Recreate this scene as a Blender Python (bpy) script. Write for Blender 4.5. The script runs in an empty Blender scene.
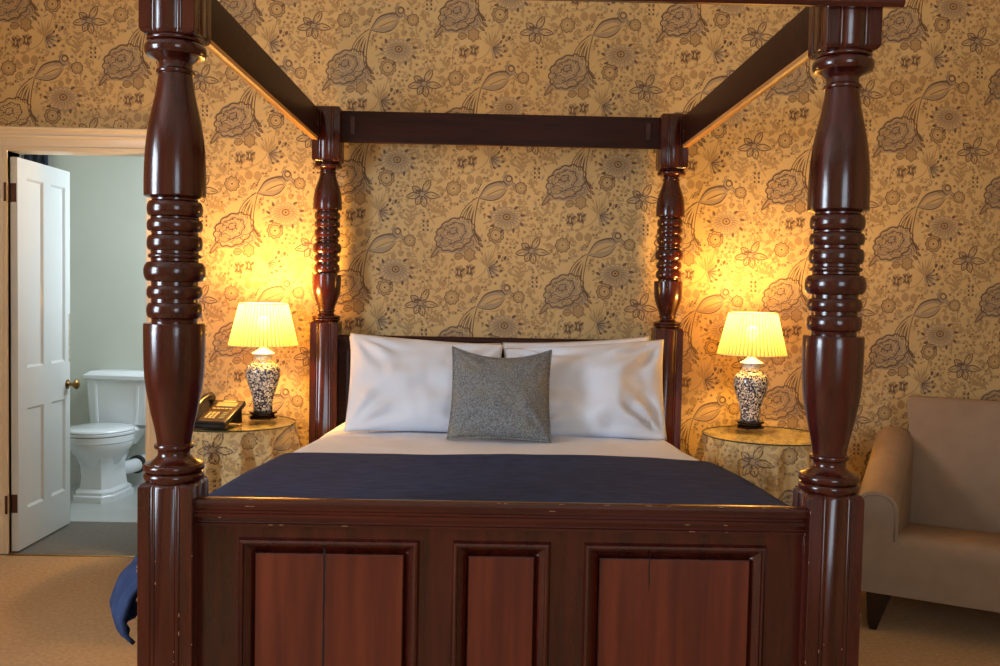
import bpy, bmesh, math, random
import numpy as np
from mathutils import Vector, Matrix, noise
PI = math.pi
S = bpy.context.scene
COL = S.collection

# ------------------------------------------------------------------ camera
F, YAW, PITCH, ROLL = 927.6, .0132, .0442, .0195
CAM = Vector((-.0432, -2.2497, 1.32))
cy, sy, cp, sp, cr, sr = math.cos(YAW), math.sin(YAW), math.cos(PITCH), math.sin(PITCH), math.cos(ROLL), math.sin(ROLL)
fw = Vector((sy*cp, cy*cp, -sp)); rt = Vector((cy, -sy, 0)); up = rt.cross(fw)
r_ = rt*cr + up*sr; u_ = -rt*sr + up*cr
cd = bpy.data.cameras.new('camera'); cam = bpy.data.objects.new('camera', cd); COL.objects.link(cam)
cd.sensor_width = 36; cd.lens = F*36/1000; cd.clip_start = .05
m = Matrix((r_, u_, -fw)).transposed().to_4x4(); m.translation = CAM
cam.matrix_world = m
S.camera = cam
S.view_settings.view_transform = 'Standard'; S.view_settings.look = 'None'
S.view_settings.gamma = 1; S.view_settings.use_curve_mapping = False
S.view_settings.exposure = 0.0

# ------------------------------------------------------------------ world and daylight through the windows
w = bpy.data.worlds.new('world'); S.world = w; w.use_nodes = True
w.node_tree.nodes['Background'].inputs[0].default_value = (.75, .86, 1, 1)
w.node_tree.nodes['Background'].inputs[1].default_value = .9
def area(name, loc, direction, sx, sz, energy, color):
    l = bpy.data.lights.new(name, 'AREA'); l.shape = 'RECTANGLE'; l.size = sx; l.size_y = sz
    l.energy = energy; l.color = color
    o = bpy.data.objects.new(name, l); COL.objects.link(o); o.location = loc
    o.rotation_euler = Vector(direction).to_track_quat('-Z', 'Y').to_euler()
    return o
DAY = (.72, .86, 1.0)
area('daylight_left', (-3.35, -1.35, 1.65), (1, .12, -.08), 1.1, 1.5, 150, DAY)
area('daylight_rear', (.95, -3.85, 1.75), (0, 1, -.08), 1.1, 1.5, 38, DAY)
area('added_daylight_bathroom', (-1.28, 3.30, 1.7), (-1, .1, -.25), .7, 1.1, 31, DAY)  # added source outside an unseen window, aimed to brighten door leaf and toilet
LAMP = (1.0, .54, .13)
LAMP_W = 46.0
WALL = 2.25

# ------------------------------------------------------------------ material helpers
def srgb(r, g, b):
    f = lambda c: (c/255/12.92) if c/255 <= .04045 else ((c/255+.055)/1.055)**2.4
    return (f(r), f(g), f(b), 1)
def mat(name, col, rough=.5, metal=0, coat=0, var=None, scale=(1, 1, 1), nscale=6, bump=0, bscale=40, spec=.5, detail=6):
    """principled material; var = second colour mixed in by noise"""
    m = bpy.data.materials.new(name); m.use_nodes = True
    nt = m.node_tree; p = nt.nodes['Principled BSDF']
    p.inputs['Base Color'].default_value = col; p.inputs['Roughness'].default_value = rough
    p.inputs['Metallic'].default_value = metal; p.inputs['Coat Weight'].default_value = coat
    p.inputs['Coat Roughness'].default_value = .12; p.inputs['Specular IOR Level'].default_value = spec
    tc = nt.nodes.new('ShaderNodeTexCoord'); mp = nt.nodes.new('ShaderNodeMapping')
    mp.inputs['Scale'].default_value = scale; nt.links.new(tc.outputs['Object'], mp.inputs[0])
    n = nt.nodes.new('ShaderNodeTexNoise'); n.inputs['Scale'].default_value = nscale; n.inputs['Detail'].default_value = detail
    nt.links.new(mp.outputs[0], n.inputs['Vector'])
    if var:
        r = nt.nodes.new('ShaderNodeValToRGB'); r.color_ramp.elements[0].position = .35; r.color_ramp.elements[1].position = .68
        r.color_ramp.elements[0].color = col; r.color_ramp.elements[1].color = var
        nt.links.new(n.outputs[0], r.inputs[0]); nt.links.new(r.outputs[0], p.inputs['Base Color'])
    if bump:
        b = nt.nodes.new('ShaderNodeBump'); b.inputs['Strength'].default_value = bump; b.inputs['Distance'].default_value = .01
        n2 = nt.nodes.new('ShaderNodeTexNoise'); n2.inputs['Scale'].default_value = bscale; n2.inputs['Detail'].default_value = 8
        nt.links.new(mp.outputs[0], n2.inputs['Vector']); nt.links.new(n2.outputs[0], b.inputs['Height'])
        nt.links.new(b.outputs[0], p.inputs['Normal'])
    return m
M = {}
M['wood'] = mat('mahogany', srgb(52, 15, 10), .2, coat=.2, var=srgb(74, 24, 14), scale=(9, 9, .8), nscale=4, bump=.03, bscale=20)
M['wood_x'] = mat('mahogany_rail', srgb(54, 15, 10), .24, coat=.2, var=srgb(76, 24, 15), scale=(.8, 9, 9), nscale=4, bump=.03, bscale=20)
M['wood_panel'] = mat('mahogany_panel', srgb(78, 27, 18), .3, coat=.1, var=srgb(108, 44, 25), scale=(10, 10, .7), nscale=3, bump=.02, bscale=20)
M['wood_dark'] = mat('dark_mahogany', srgb(34, 11, 8), .45, spec=.25, var=srgb(56, 19, 12), scale=(.8, 9, 9), nscale=4, bump=.03, bscale=20)
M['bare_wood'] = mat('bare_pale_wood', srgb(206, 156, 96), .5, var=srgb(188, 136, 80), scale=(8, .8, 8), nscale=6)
M['crack'] = mat('dark_crack', srgb(14, 6, 5), .8)
M['wear'] = mat('worn_edge', srgb(190, 140, 110), .5)
M['wp_base'] = mat('wallpaper_ground', srgb(218, 185, 127), .62, var=srgb(211, 177, 119), nscale=3, bump=.04, bscale=300)
M['wp_pale'] = mat('wallpaper_pale_print', srgb(206, 172, 116), .62)
M['wp_mid'] = mat('wallpaper_leaf_print', srgb(180, 145, 96), .62)
M['wp_grey'] = mat('wallpaper_taupe_print', srgb(176, 150, 116), .62)
M['wp_line'] = mat('wallpaper_line_print', srgb(112, 84, 58), .62)
M['paint'] = mat('cream_gloss_paint', srgb(232, 212, 178), .35, coat=.2, bump=.03, bscale=15)
M['door'] = mat('white_gloss_paint', srgb(214, 214, 208), .3, coat=.25, bump=.03, bscale=9)
M['ceiling'] = mat('ceiling_paint', srgb(225, 220, 208), .8)
M['carpet'] = mat('carpet_pile', srgb(206, 166, 122), .95, var=srgb(222, 186, 142), scale=(1, 1, 1), nscale=60, bump=1.0, bscale=260, spec=.1)
M['vinyl'] = mat('pale_vinyl', srgb(192, 194, 192), .4, var=srgb(182, 184, 182), nscale=5)
M['floor_dark'] = mat('dark_grey_floor', srgb(122, 116, 106), .9, var=srgb(112, 106, 97), nscale=40)
M['bath_wall'] = mat('sage_emulsion', srgb(206, 208, 194), .7, var=srgb(200, 202, 188), nscale=2)
M['sheet'] = mat('white_cotton', srgb(229, 233, 244), .85, bump=.12, bscale=14, spec=.2)
M['navy'] = mat('navy_throw', srgb(40, 52, 84), .9, var=srgb(54, 68, 104), nscale=14, bump=.35, bscale=120, spec=.2, scale=(1, 3, 1))
M['tweed'] = None
M['shade_trim'] = mat('cream_braid', srgb(235, 215, 150), .8)
M['brass'] = mat('aged_brass', srgb(150, 112, 62), .3, metal=1)
M['bronze'] = mat('bronze_hinge', srgb(98, 66, 50), .45, metal=.8)
M['black'] = mat('black_plastic', srgb(22, 18, 17), .3)
M['phone_face'] = mat('dark_brown_plastic', srgb(70, 48, 36), .35)
M['key'] = mat('cream_label', srgb(214, 196, 130), .4)
M['lcd'] = mat('grey_screen', srgb(168, 160, 110), .2)
M['ebony'] = mat('ebonised_wood', srgb(24, 13, 12), .25, coat=.5)
M['china'] = mat('white_china', srgb(238, 236, 226), .18, coat=.5)
M['ceramic'] = mat('white_sanitaryware', srgb(236, 240, 242), .1, coat=.6)
M['grey_pipe'] = mat('dark_rubber', srgb(48, 44, 42), .6)
M['chrome'] = mat('chrome', srgb(190, 190, 190), .15, metal=1)
M['uphol'] = mat('taupe_upholstery', srgb(150, 128, 107), .8, var=srgb(142, 120, 99), nscale=12, bump=.15, bscale=300, spec=.3)
M['blind'] = mat('dark_striped_cloth', srgb(38, 42, 56), .8)
M['winframe'] = mat('window_paint', srgb(230, 228, 222), .4)

def tweed():
    m = bpy.data.materials.new('grey_herringbone_tweed'); m.use_nodes = True; nt = m.node_tree; p = nt.nodes['Principled BSDF']
    p.inputs['Roughness'].default_value = .95; p.inputs['Specular IOR Level'].default_value = .1
    tc = nt.nodes.new('ShaderNodeTexCoord')
    wv = nt.nodes.new('ShaderNodeTexWave'); wv.inputs['Scale'].default_value = 55; wv.inputs['Distortion'].default_value = 3; wv.inputs['Detail'].default_value = 3; wv.inputs['Detail Scale'].default_value = 6
    wv.bands_direction = 'DIAGONAL'
    n = nt.nodes.new('ShaderNodeTexNoise'); n.inputs['Scale'].default_value = 170; n.inputs['Detail'].default_value = 3
    n2 = nt.nodes.new('ShaderNodeTexNoise'); n2.inputs['Scale'].default_value = 7
    for a in (wv, n, n2): nt.links.new(tc.outputs['Object'], a.inputs['Vector'])
    r = nt.nodes.new('ShaderNodeValToRGB'); r.color_ramp.elements[0].color = srgb(78, 80, 84); r.color_ramp.elements[1].color = srgb(160, 162, 164)
    r.color_ramp.elements[0].position = .3; r.color_ramp.elements[1].position = .72
    mx = nt.nodes.new('ShaderNodeMath'); mx.operation = 'MULTIPLY_ADD'; mx.inputs[1].default_value = .10
    mu = nt.nodes.new('ShaderNodeMath'); mu.operation = 'MULTIPLY'; mu.inputs[1].default_value = .92
    nt.links.new(n.outputs[0], mu.inputs[0]); nt.links.new(wv.outputs[1], mx.inputs[0]); nt.links.new(mu.outputs[0], mx.inputs[2])
    nt.links.new(mx.outputs[0], r.inputs[0])
    r2 = nt.nodes.new('ShaderNodeValToRGB'); r2.color_ramp.elements[0].position = .5; r2.color_ramp.elements[1].position = .75
    r2.color_ramp.elements[0].color = (0, 0, 0, 1); r2.color_ramp.elements[1].color = (.5, .5, .5, 1); nt.links.new(n2.outputs[0], r2.inputs[0])
    mix = nt.nodes.new('ShaderNodeMix'); mix.data_type = 'RGBA'; mix.inputs[7].default_value = srgb(150, 138, 108)
    nt.links.new(r2.outputs[0], mix.inputs[0]); nt.links.new(r.outputs[0], mix.inputs[6]); nt.links.new(mix.outputs[2], p.inputs['Base Color'])
    b = nt.nodes.new('ShaderNodeBump'); b.inputs['Strength'].default_value = .5; b.inputs['Distance'].default_value = .004
    nt.links.new(n.outputs[0], b.inputs['Height']); nt.links.new(b.outputs[0], p.inputs['Normal'])
    return m
M['tweed'] = tweed()

def vase_mat():
    m = bpy.data.materials.new('blue_and_white_glaze'); m.use_nodes = True; nt = m.node_tree; p = nt.nodes['Principled BSDF']
    p.inputs['Roughness'].default_value = .15; p.inputs['Coat Weight'].default_value = .5
    tc = nt.nodes.new('ShaderNodeTexCoord')
    n = nt.nodes.new('ShaderNodeTexNoise'); n.inputs['Scale'].default_value = 130; n.inputs['Detail'].default_value = 1.5; n.inputs['Distortion'].default_value = .9
    v = nt.nodes.new('ShaderNodeTexVoronoi'); v.inputs['Scale'].default_value = 14
    for a in (n, v): nt.links.new(tc.outputs['Object'], a.inputs['Vector'])
    ra = nt.nodes.new('ShaderNodeValToRGB'); ra.color_ramp.interpolation = 'LINEAR'
    ra.color_ramp.elements[0].position = .50; ra.color_ramp.elements[1].position = .55
    ra.color_ramp.elements[0].color = (0, 0, 0, 1); ra.color_ramp.elements[1].color = (1, 1, 1, 1)
    nt.links.new(n.outputs[0], ra.inputs[0])
    # bands near neck stay white
    sx = nt.nodes.new('ShaderNodeSeparateXYZ'); nt.links.new(tc.outputs['Object'], sx.inputs[0])
    rz = nt.nodes.new('ShaderNodeValToRGB')
    e = rz.color_ramp.elements; e[0].position = 0; e[0].color = (0, 0, 0, 1); e[1].position = 1; e[1].color = (0, 0, 0, 1)
    for pos, c in ((.755, 0), (.78, 1), (.86, 1), (.875, 0), (.925, 0), (.93, 1)):
        x = e.new(pos); x.color = (c, c, c, 1)
    mz = nt.nodes.new('ShaderNodeMath'); mz.operation = 'MULTIPLY'; mz.inputs[1].default_value = 1/.30
    nt.links.new(sx.outputs[2], mz.inputs[0]); nt.links.new(mz.outputs[0], rz.inputs[0])
    mxm = nt.nodes.new('ShaderNodeMath'); mxm.operation = 'MAXIMUM'
    hf = nt.nodes.new('ShaderNodeMath'); hf.operation = 'MULTIPLY'; hf.inputs[1].default_value = .55
    nt.links.new(rz.outputs[0], hf.inputs[0])
    nt.links.new(ra.outputs[0], mxm.inputs[0]); nt.links.new(hf.outputs[0], mxm.inputs[1])
    mix = nt.nodes.new('ShaderNodeMix'); mix.data_type = 'RGBA'
    mix.inputs[6].default_value = srgb(48, 44, 74); mix.inputs[7].default_value = srgb(238, 234, 220)
    nt.links.new(mxm.outputs[0], mix.inputs[0]); nt.links.new(mix.outputs[2], p.inputs['Base Color'])
    return m
M['vase'] = vase_mat()

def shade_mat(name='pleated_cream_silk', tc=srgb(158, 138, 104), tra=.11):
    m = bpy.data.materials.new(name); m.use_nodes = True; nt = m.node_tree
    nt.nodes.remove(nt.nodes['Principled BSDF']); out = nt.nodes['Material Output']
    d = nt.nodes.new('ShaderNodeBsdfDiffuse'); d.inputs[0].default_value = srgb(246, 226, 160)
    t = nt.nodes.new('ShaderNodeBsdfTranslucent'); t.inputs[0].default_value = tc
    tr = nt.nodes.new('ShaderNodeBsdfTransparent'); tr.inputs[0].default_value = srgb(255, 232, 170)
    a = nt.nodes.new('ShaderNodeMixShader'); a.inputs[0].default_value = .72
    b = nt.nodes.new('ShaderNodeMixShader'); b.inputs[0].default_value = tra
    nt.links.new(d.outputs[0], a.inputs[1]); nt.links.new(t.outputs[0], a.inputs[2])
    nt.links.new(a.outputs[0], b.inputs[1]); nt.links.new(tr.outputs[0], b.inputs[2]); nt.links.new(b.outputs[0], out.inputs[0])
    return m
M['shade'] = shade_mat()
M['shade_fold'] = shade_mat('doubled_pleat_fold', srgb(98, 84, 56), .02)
def glass_mat():
    m = bpy.data.materials.new('clear_table_glass'); m.use_nodes = True; nt = m.node_tree
    nt.nodes.remove(nt.nodes['Principled BSDF']); out = nt.nodes['Material Output']
    g = nt.nodes.new('ShaderNodeBsdfGlossy'); g.inputs['Roughness'].default_value = .04
    t = nt.nodes.new('ShaderNodeBsdfTransparent'); t.inputs[0].default_value = (.93, .96, .94, 1)
    lw = nt.nodes.new('ShaderNodeLayerWeight'); lw.inputs[0].default_value = .5
    pw = nt.nodes.new('ShaderNodeMath'); pw.operation = 'POWER'; pw.inputs[1].default_value = 5; nt.links.new(lw.outputs['Facing'], pw.inputs[0])
    ma = nt.nodes.new('ShaderNodeMath'); ma.operation = 'MULTIPLY_ADD'; ma.inputs[1].default_value = .5; ma.inputs[2].default_value = .03; nt.links.new(pw.outputs[0], ma.inputs[0])
    x = nt.nodes.new('ShaderNodeMixShader'); nt.links.new(ma.outputs[0], x.inputs[0])
    nt.links.new(t.outputs[0], x.inputs[1]); nt.links.new(g.outputs[0], x.inputs[2]); nt.links.new(x.outputs[0], out.inputs[0])
    return m
M['glass'] = glass_mat()
M['glass_edge'] = mat('glass_edge', srgb(60, 62, 44), .15)
def bulb_mat():
    m = bpy.data.materials.new('lit_bulb'); m.use_nodes = True; p = m.node_tree.nodes['Principled BSDF']
    p.inputs['Emission Color'].default_value = (1, .75, .4, 1); p.inputs['Emission Strength'].default_value = 12
    return m
M['bulb'] = bulb_mat()

# ------------------------------------------------------------------ object helpers
def link(name, me, parent=None):
    o = bpy.data.objects.new(name, me); COL.objects.link(o)
    if parent is not None: o.parent = parent
    return o
def finish(name, bm, mats, parent=None, smooth=None, loc=None, rot=None):
    bmesh.ops.recalc_face_normals(bm, faces=bm.faces)
    me = bpy.data.meshes.new(name); bm.to_mesh(me); bm.free()
    if not isinstance(mats, (list, tuple)): mats = [mats]
    for x in mats: me.materials.append(M[x])
    if smooth == 'keep': me.set_sharp_from_angle(angle=math.radians(32))
    elif smooth is not None:
        me.polygons.foreach_set('use_smooth', [True]*len(me.polygons))
        if smooth < 180: me.set_sharp_from_angle(angle=math.radians(smooth))
    o = link(name, me, parent)
    if loc: o.location = loc
    if rot: o.rotation_euler = rot
    return o
def tag(o, label=None, cat=None, group=None, kind=None):
    if label: o['label'] = label
    if cat: o['category'] = cat
    if group: o['group'] = group
    if kind: o['kind'] = kind
    return o
def thing(name, loc, label, cat, rz=0, group=None):
    o = link(name, None); o.location = loc; o.rotation_euler = (0, 0, rz); o.empty_display_size = .1
    return tag(o, label, cat, group)
def box(bm, x0, x1, y0, y1, z0, z1, bev=0, seg=2, mi=0, M4=None):
    if x0 > x1: x0, x1 = x1, x0
    if y0 > y1: y0, y1 = y1, y0
    vs = [bm.verts.new(p) for p in ((x0,y0,z0),(x1,y0,z0),(x1,y1,z0),(x0,y1,z0),(x0,y0,z1),(x1,y0,z1),(x1,y1,z1),(x0,y1,z1))]
    fs = [bm.faces.new([vs[i] for i in q]) for q in ((0,3,2,1),(4,5,6,7),(0,1,5,4),(1,2,6,5),(2,3,7,6),(3,0,4,7))]
    for f in fs: f.material_index = mi
    if bev:
        es = list({e for f in fs for e in f.edges})
        r = bmesh.ops.bevel(bm, geom=es, offset=bev, segments=seg, affect='EDGES', profile=.5)
        vs = list({v for f in r['faces'] for v in f.verts} | {v for v in vs if v.is_valid})
    if M4 is not None: bmesh.ops.transform(bm, matrix=M4, verts=[v for v in vs if v.is_valid])
    return vs
def lathe(bm, prof, n=40, c=(0, 0), mod=None, caps=True, mi=0):
    rings = []
    for z, r in prof:
        rr = []
        for i in range(n):
            a = 2*PI*i/n
            q = r if mod is None else mod(r, a, z)
            rr.append(bm.verts.new((c[0]+q*math.cos(a), c[1]+q*math.sin(a), z)))
        rings.append(rr)
    for a, b in zip(rings, rings[1:]):
        for i in range(n):
            f = bm.faces.new((a[i], a[(i+1) % n], b[(i+1) % n], b[i])); f.material_index = mi
    if caps:
        for rr in (rings[0], rings[-1]):
            f = bm.faces.new(rr); f.material_index = mi
    return rings
def tube(bm, pts, r, n=10, caps=True, mi=0, radii=None):
    rings = []; N = len(pts); pts = [Vector(p) for p in pts]; ref = None
    for i, p in enumerate(pts):
        t = (pts[min(i+1, N-1)]-pts[max(i-1, 0)]).normalized()
        if ref is None: ref = t.orthogonal().normalized()
        ref = (ref - t*ref.dot(t)).normalized(); b = t.cross(ref)
        q = radii[i] if radii else r
        rings.append([bm.verts.new(p+(ref*math.cos(2*PI*k/n)+b*math.sin(2*PI*k/n))*q) for k in range(n)])
    for a, b in zip(rings, rings[1:]):
        for k in range(n):
            f = bm.faces.new((a[k], a[(k+1) % n], b[(k+1) % n], b[k])); f.material_index = mi
    if caps:
        for rr in (rings[0], rings[-1]): bm.faces.new(rr).material_index = mi
def loft(bm, rings, closed=True, caps=True, mi=0):
    R = [[bm.verts.new(p) for p in r] for r in rings]
    for a, b in zip(R, R[1:]):
        n = len(a)
        for k in range(n if closed else n-1):
            bm.faces.new((a[k], a[(k+1) % n], b[(k+1) % n], b[k])).material_index = mi
    if caps: bm.faces.new(R[0]).material_index = mi; bm.faces.new(R[-1]).material_index = mi
    return R
def frame_sweep(bm, x0, x1, z0, z1, prof, mi=0):
    """mitred rectangular moulding in the XZ plane; prof = (inset, y)"""
    R = []
    for ins, y in prof:
        R.append([bm.verts.new(p) for p in ((x0+ins, y, z0+ins), (x1-ins, y, z0+ins), (x1-ins, y, z1-ins), (x0+ins, y, z1-ins))])
    for a, b in zip(R, R[1:]):
        for k in range(4): bm.faces.new((a[k], a[(k+1) % 4], b[(k+1) % 4], b[k])).material_index = mi
    return R
def ext_x(bm, prof, x0, x1, mi=0):
    """closed (y,z) profile extruded along X"""
    loft(bm, [[(x, y, z) for y, z in prof] for x in (x0, x1)], mi=mi)
def copy_thing(o, loc=None, rz=None, label=None):
    c = o.copy(); COL.objects.link(c)
    for ch in o.children:
        d = ch.copy(); COL.objects.link(d); d.parent = c
        for g in ch.children:
            e = g.copy(); COL.objects.link(e); e.parent = d
    if loc is not None: c.location = loc
    if rz is not None: c.rotation_euler = (0, 0, rz)
    if label: c['label'] = label
    return c
def interp(x, xs, ys): return float(np.interp(x, xs, ys))

# ------------------------------------------------------------------ the wallpaper print, drawn once as one repeat
# units: 1/566 of the repeat width, x right, y down, bird's eye at the origin
K = .532/566
TW, TH = 566.0, 559.0
SHAPES = []      # (layer, material index, polygon, drawing)
NCALL = [0]
WP = ['wp_base', 'wp_pale', 'wp_mid', 'wp_grey', 'wp_line']
PALE, MID, GREY, LINE = 1, 2, 3, 4
def smooth_poly(P, n=4, closed=True):
    out = []; N = len(P)
    rng = range(N) if closed else range(N-1)
    for i in rng:
        p0 = P[(i-1) % N] if closed or i else P[0]; p1 = P[i]; p2 = P[(i+1) % N]; p3 = P[(i+2) % N] if closed or i < N-2 else P[-1]
        for k in range(n):
            t = k/n
            out.append(tuple(.5*(2*p1[j]+(p2[j]-p0[j])*t+(2*p0[j]-5*p1[j]+4*p2[j]-p3[j])*t*t+(3*p1[j]-p0[j]-3*p2[j]+p3[j])*t**3) for j in (0, 1)))
    if not closed: out.append(P[-1])
    return out
def fill(P, m, layer, sm=3):
    NCALL[0] += 1; SHAPES.append((layer, m, smooth_poly(P, sm) if sm > 1 else list(P), NCALL[0]))
def stroke(P, wd, m=LINE, layer=4, sm=4, closed=False, taper=False):
    Q = smooth_poly(P, sm, closed) if sm > 1 else list(P)
    if closed: Q.append(Q[0])
    L, Rr = [], []
    n = len(Q)
    for i, p in enumerate(Q):
        a = Q[max(i-1, 0)]; b = Q[min(i+1, n-1)]
        if closed and (i == 0 or i == n-1): a, b = Q[-2], Q[1]
        dx, dy = b[0]-a[0], b[1]-a[1]; l = math.hypot(dx, dy) or 1
        h = wd/2*(1 if not taper else max(.15, math.sin(PI*(.12+.8*i/(n-1)))))
        L.append((p[0]-dy/l*h, p[1]+dx/l*h)); Rr.append((p[0]+dy/l*h, p[1]-dx/l*h))
    NCALL[0] += 1
    for i in range(n-1): SHAPES.append((layer, m, [L[i], L[i+1], Rr[i+1], Rr[i]], NCALL[0]))
def circ(x, y, rx, ry=None, n=12): 
    ry = ry or rx
    return [(x+rx*math.cos(2*PI*i/n), y+ry*math.sin(2*PI*i/n)) for i in range(n)]
def leaf(x, y, a, L, Wd, m=MID, layer=2, outline=False):
    ca, sa = math.cos(a), math.sin(a)
    T = lambda u, v: (x+u*ca-v*sa, y+u*sa+v*ca)
    P = [T(0, 0), T(L*.3, Wd*.45), T(L*.65, Wd*.4), T(L, 0), T(L*.65, -Wd*.4), T(L*.3, -Wd*.45)]
    fill(P, m, layer, 2)
    if outline:
        stroke(P, 3.2, LINE, 4, 2, True); stroke([T(L*.1, 0), T(L*.9, 0)], 2.2, LINE, 4, 1)
def scallop(x, y, rx, ry, n, amp, rot=0, per=6, shear=0):
    out = []
    for i in range(n*per):
        t = 2*PI*i/(n*per); s = 1+amp*abs(math.sin(n*t/2))
        px, py = rx*s*math.cos(t), ry*s*math.sin(t)
        px += shear*py
        out.append((x+px*math.cos(rot)-py*math.sin(rot), y+px*math.sin(rot)+py*math.cos(rot)))
    return out
def ringflower(x, y, r, m=MID):
    fill(scallop(x, y, r*.85, r*.85, 9, .2), m, 1, 1); stroke(scallop(x, y, r*.85, r*.85, 9, .2, per=4), 4.2, LINE, 3, 1, True)
    fill(circ(x, y, r*.55), PALE, 2, 1); stroke(circ(x, y, r*.42, n=9), 3.4, MID, 3, 1, True); fill(circ(x, y, r*.15, n=6), LINE, 3, 1)
rnd = random.Random(4)
# stems, palest underneath
for P in ([(-350, 560), (-300, 548), (-200, 528), (-130, 492), (-100, 440), (-70, 380), (-60, 330)],
          [(-300, 540), (-296, 470), (-270, 420)], [(-40, 300), (-60, 255), (-50, 200)], [(130, 400), (160, 470), (190, 520)],
          [(-270, 60), (-262, 0), (-250, -30)], [(-300, 80), (-350, 150), (-340, 200)], [(60, 30), (80, 100), (66, 170)],
          [(130, 120), (170, 200), (150, 300)], [(-330, 190), (-400, 210), (-450, 240)]):
    stroke(P, 5, MID, 1)
# the big peony
pc = (-272, 288)
fill([(-394, 411), (-372, 340), (-360, 270), (-330, 225), (-270, 200), (-205, 220), (-180, 270), (-150, 310), (-165, 355), (-215, 382), (-290, 385), (-345, 385)], GREY, 1)
out = []
for i in range(0, 60):
    t = 2*PI*i/60; s = 1+.13*abs(math.sin(t*6.5))
    out.append((pc[0]+92*s*math.cos(t), pc[1]+76*s*math.sin(t)-.25*92*s*math.cos(t)))
stroke(out, 6.5, LINE, 4, 1, True)
stroke([(-345, 340), (-372, 370), (-394, 411), (-375, 400), (-352, 375)], 5, LINE, 4)
for k, s0 in enumerate((.78, .56, .36, .18)):
    P = []
    for i in range(40):
        t = 2*PI*i/40; s = s0*(1+.2*abs(math.sin(t*(5-k)+k)))
        P.append((pc[0]+98*s*math.cos(t)-8, pc[1]+80*s*math.sin(t)-.25*98*s*math.cos(t)-6*k))
    stroke(P, 4.6, LINE if k % 2 else PALE, 3, 1, True)
for cx, cyy in ((-205, 330), (-250, 350), (-320, 330), (-340, 280)):
    stroke(scallop(cx, cyy, 26, 18, 7, .3, per=4), 3, LINE, 4, 1, True); fill(circ(cx, cyy, 16, 9), MID, 3, 1)
for i in range(26):
    t = i*2.4; r = 6*math.sqrt(i)*1.7
    leaf(pc[0]+r*math.cos(t), pc[1]-20+r*.7*math.sin(t), t, 13, 6, LINE if i % 3 == 0 else MID, 3)
for q in ((-160, 300), (-152, 330), (-170, 285), (-165, 350)): leaf(q[0], q[1], .7, 34, 14, MID, 2, True)
# the bird
fill([(-12, 26), (-30, 12), (-78, 20), (-118, 42), (-150, 92), (-155, 104), (-100, 108), (-50, 96), (-16, 58)], GREY, 2)
fill([(-20, 46), (-50, 36), (-100, 52), (-138, 92), (-90, 84), (-50, 76)], PALE, 3)
stroke([(-8, 36), (-30, 14), (-78, 22), (-118, 44), (-155, 102)], 8, LINE, 4, taper=True)
stroke([(-6, 50), (-40, 94), (-90, 112), (-155, 102)], 6, LINE, 4, taper=True)
stroke([(-20, 50), (-60, 62), (-110, 86)], 3, LINE, 4)
fill(circ(-4, 6, 24, 26), GREY, 2, 1); stroke(circ(-4, 6, 24, 26), 3, LINE, 3, 1, True)
fill(circ(0, 0, 17), LINE, 5, 1); fill(circ(0, 0, 11), PALE, 6, 1); fill(circ(0, 0, 6), WP.index('wp_base'), 7, 1)
fill([(14, 14), (34, 30), (32, 44), (16, 34), (4, 36)], GREY, 3); stroke([(16, 14), (34, 30), (32, 46), (18, 34)], 3, LINE, 4)
stroke([(-80, 110), (-70, 122), (-50, 122), (-36, 108)], 3.4, MID, 4); stroke([(-56, 118), (-28, 112), (-10, 96)], 3.4, MID, 4)
for P in ([(-156, 102), (-200, 136), (-232, 178), (-244, 216)], [(-158, 104), (-192, 148), (-212, 190), (-218, 224)], [(-160, 106), (-182, 156), (-194, 200), (-195, 230)],
          [(-160, 108), (-174, 176), (-178, 260), (-150, 326)]):
    stroke(P, 17, LINE, 2); stroke(P, 8.5, PALE, 3)
stroke([(-176, 240), (-170, 280), (-156, 310), (-146, 332)], 5, LINE, 4, taper=True)
fill([(-20, 22), (-36, 20), (-34, 52), (-8, 46), (8, 26)], GREY, 2)
stroke([(-24, 8), (-34, 22), (-52, 20)], 3, LINE, 4)
# flowers to the right of and under the bird
ringflower(62, 45, 30)
for x, y in ((17, 112), (60, 117), (-20, 127)): fill(circ(x, y, 15, 17, 8), MID, 2, 1); stroke([(x, y-20), (x-4, y-30)], 3, MID, 3, 1)
fill(scallop(-10, 202, 78, 58, 15, .12, .25), GREY, 1, 1)
for i in range(18):
    t = 2*PI*i/18; c, s = math.cos(t), math.sin(t)
    x, y = -8+30*c, 196+22*s
    P = [(x, y), (-10+74*math.cos(t-.1), 202+54*math.sin(t-.1)), (-10+74*math.cos(t+.1), 202+54*math.sin(t+.1))]
    fill(P, PALE, 2, 1); stroke([(x, y), (-10+62*c, 202+46*s)], 2.4, LINE, 3, 1)
    if i not in (13, 14): leaf(-10+76*math.cos(t), 202+56*math.sin(t), t+.5, 27, 15, LINE if i % 2 else MID, 3)
fill(circ(-8, 194, 26, 22), MID, 3, 1); stroke(circ(-8, 194, 18, 15), 6, LINE, 4, 1, True); fill(circ(-8, 194, 6), LINE, 5, 1)
leaf(66, 182, .1, 44, 14, MID, 2); leaf(60, 160, -.1, 38, 12, MID, 2)
ringflower(-62, 288, 42); stroke(circ(-62, 288, 28), 3, LINE, 4, 1, True)
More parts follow.
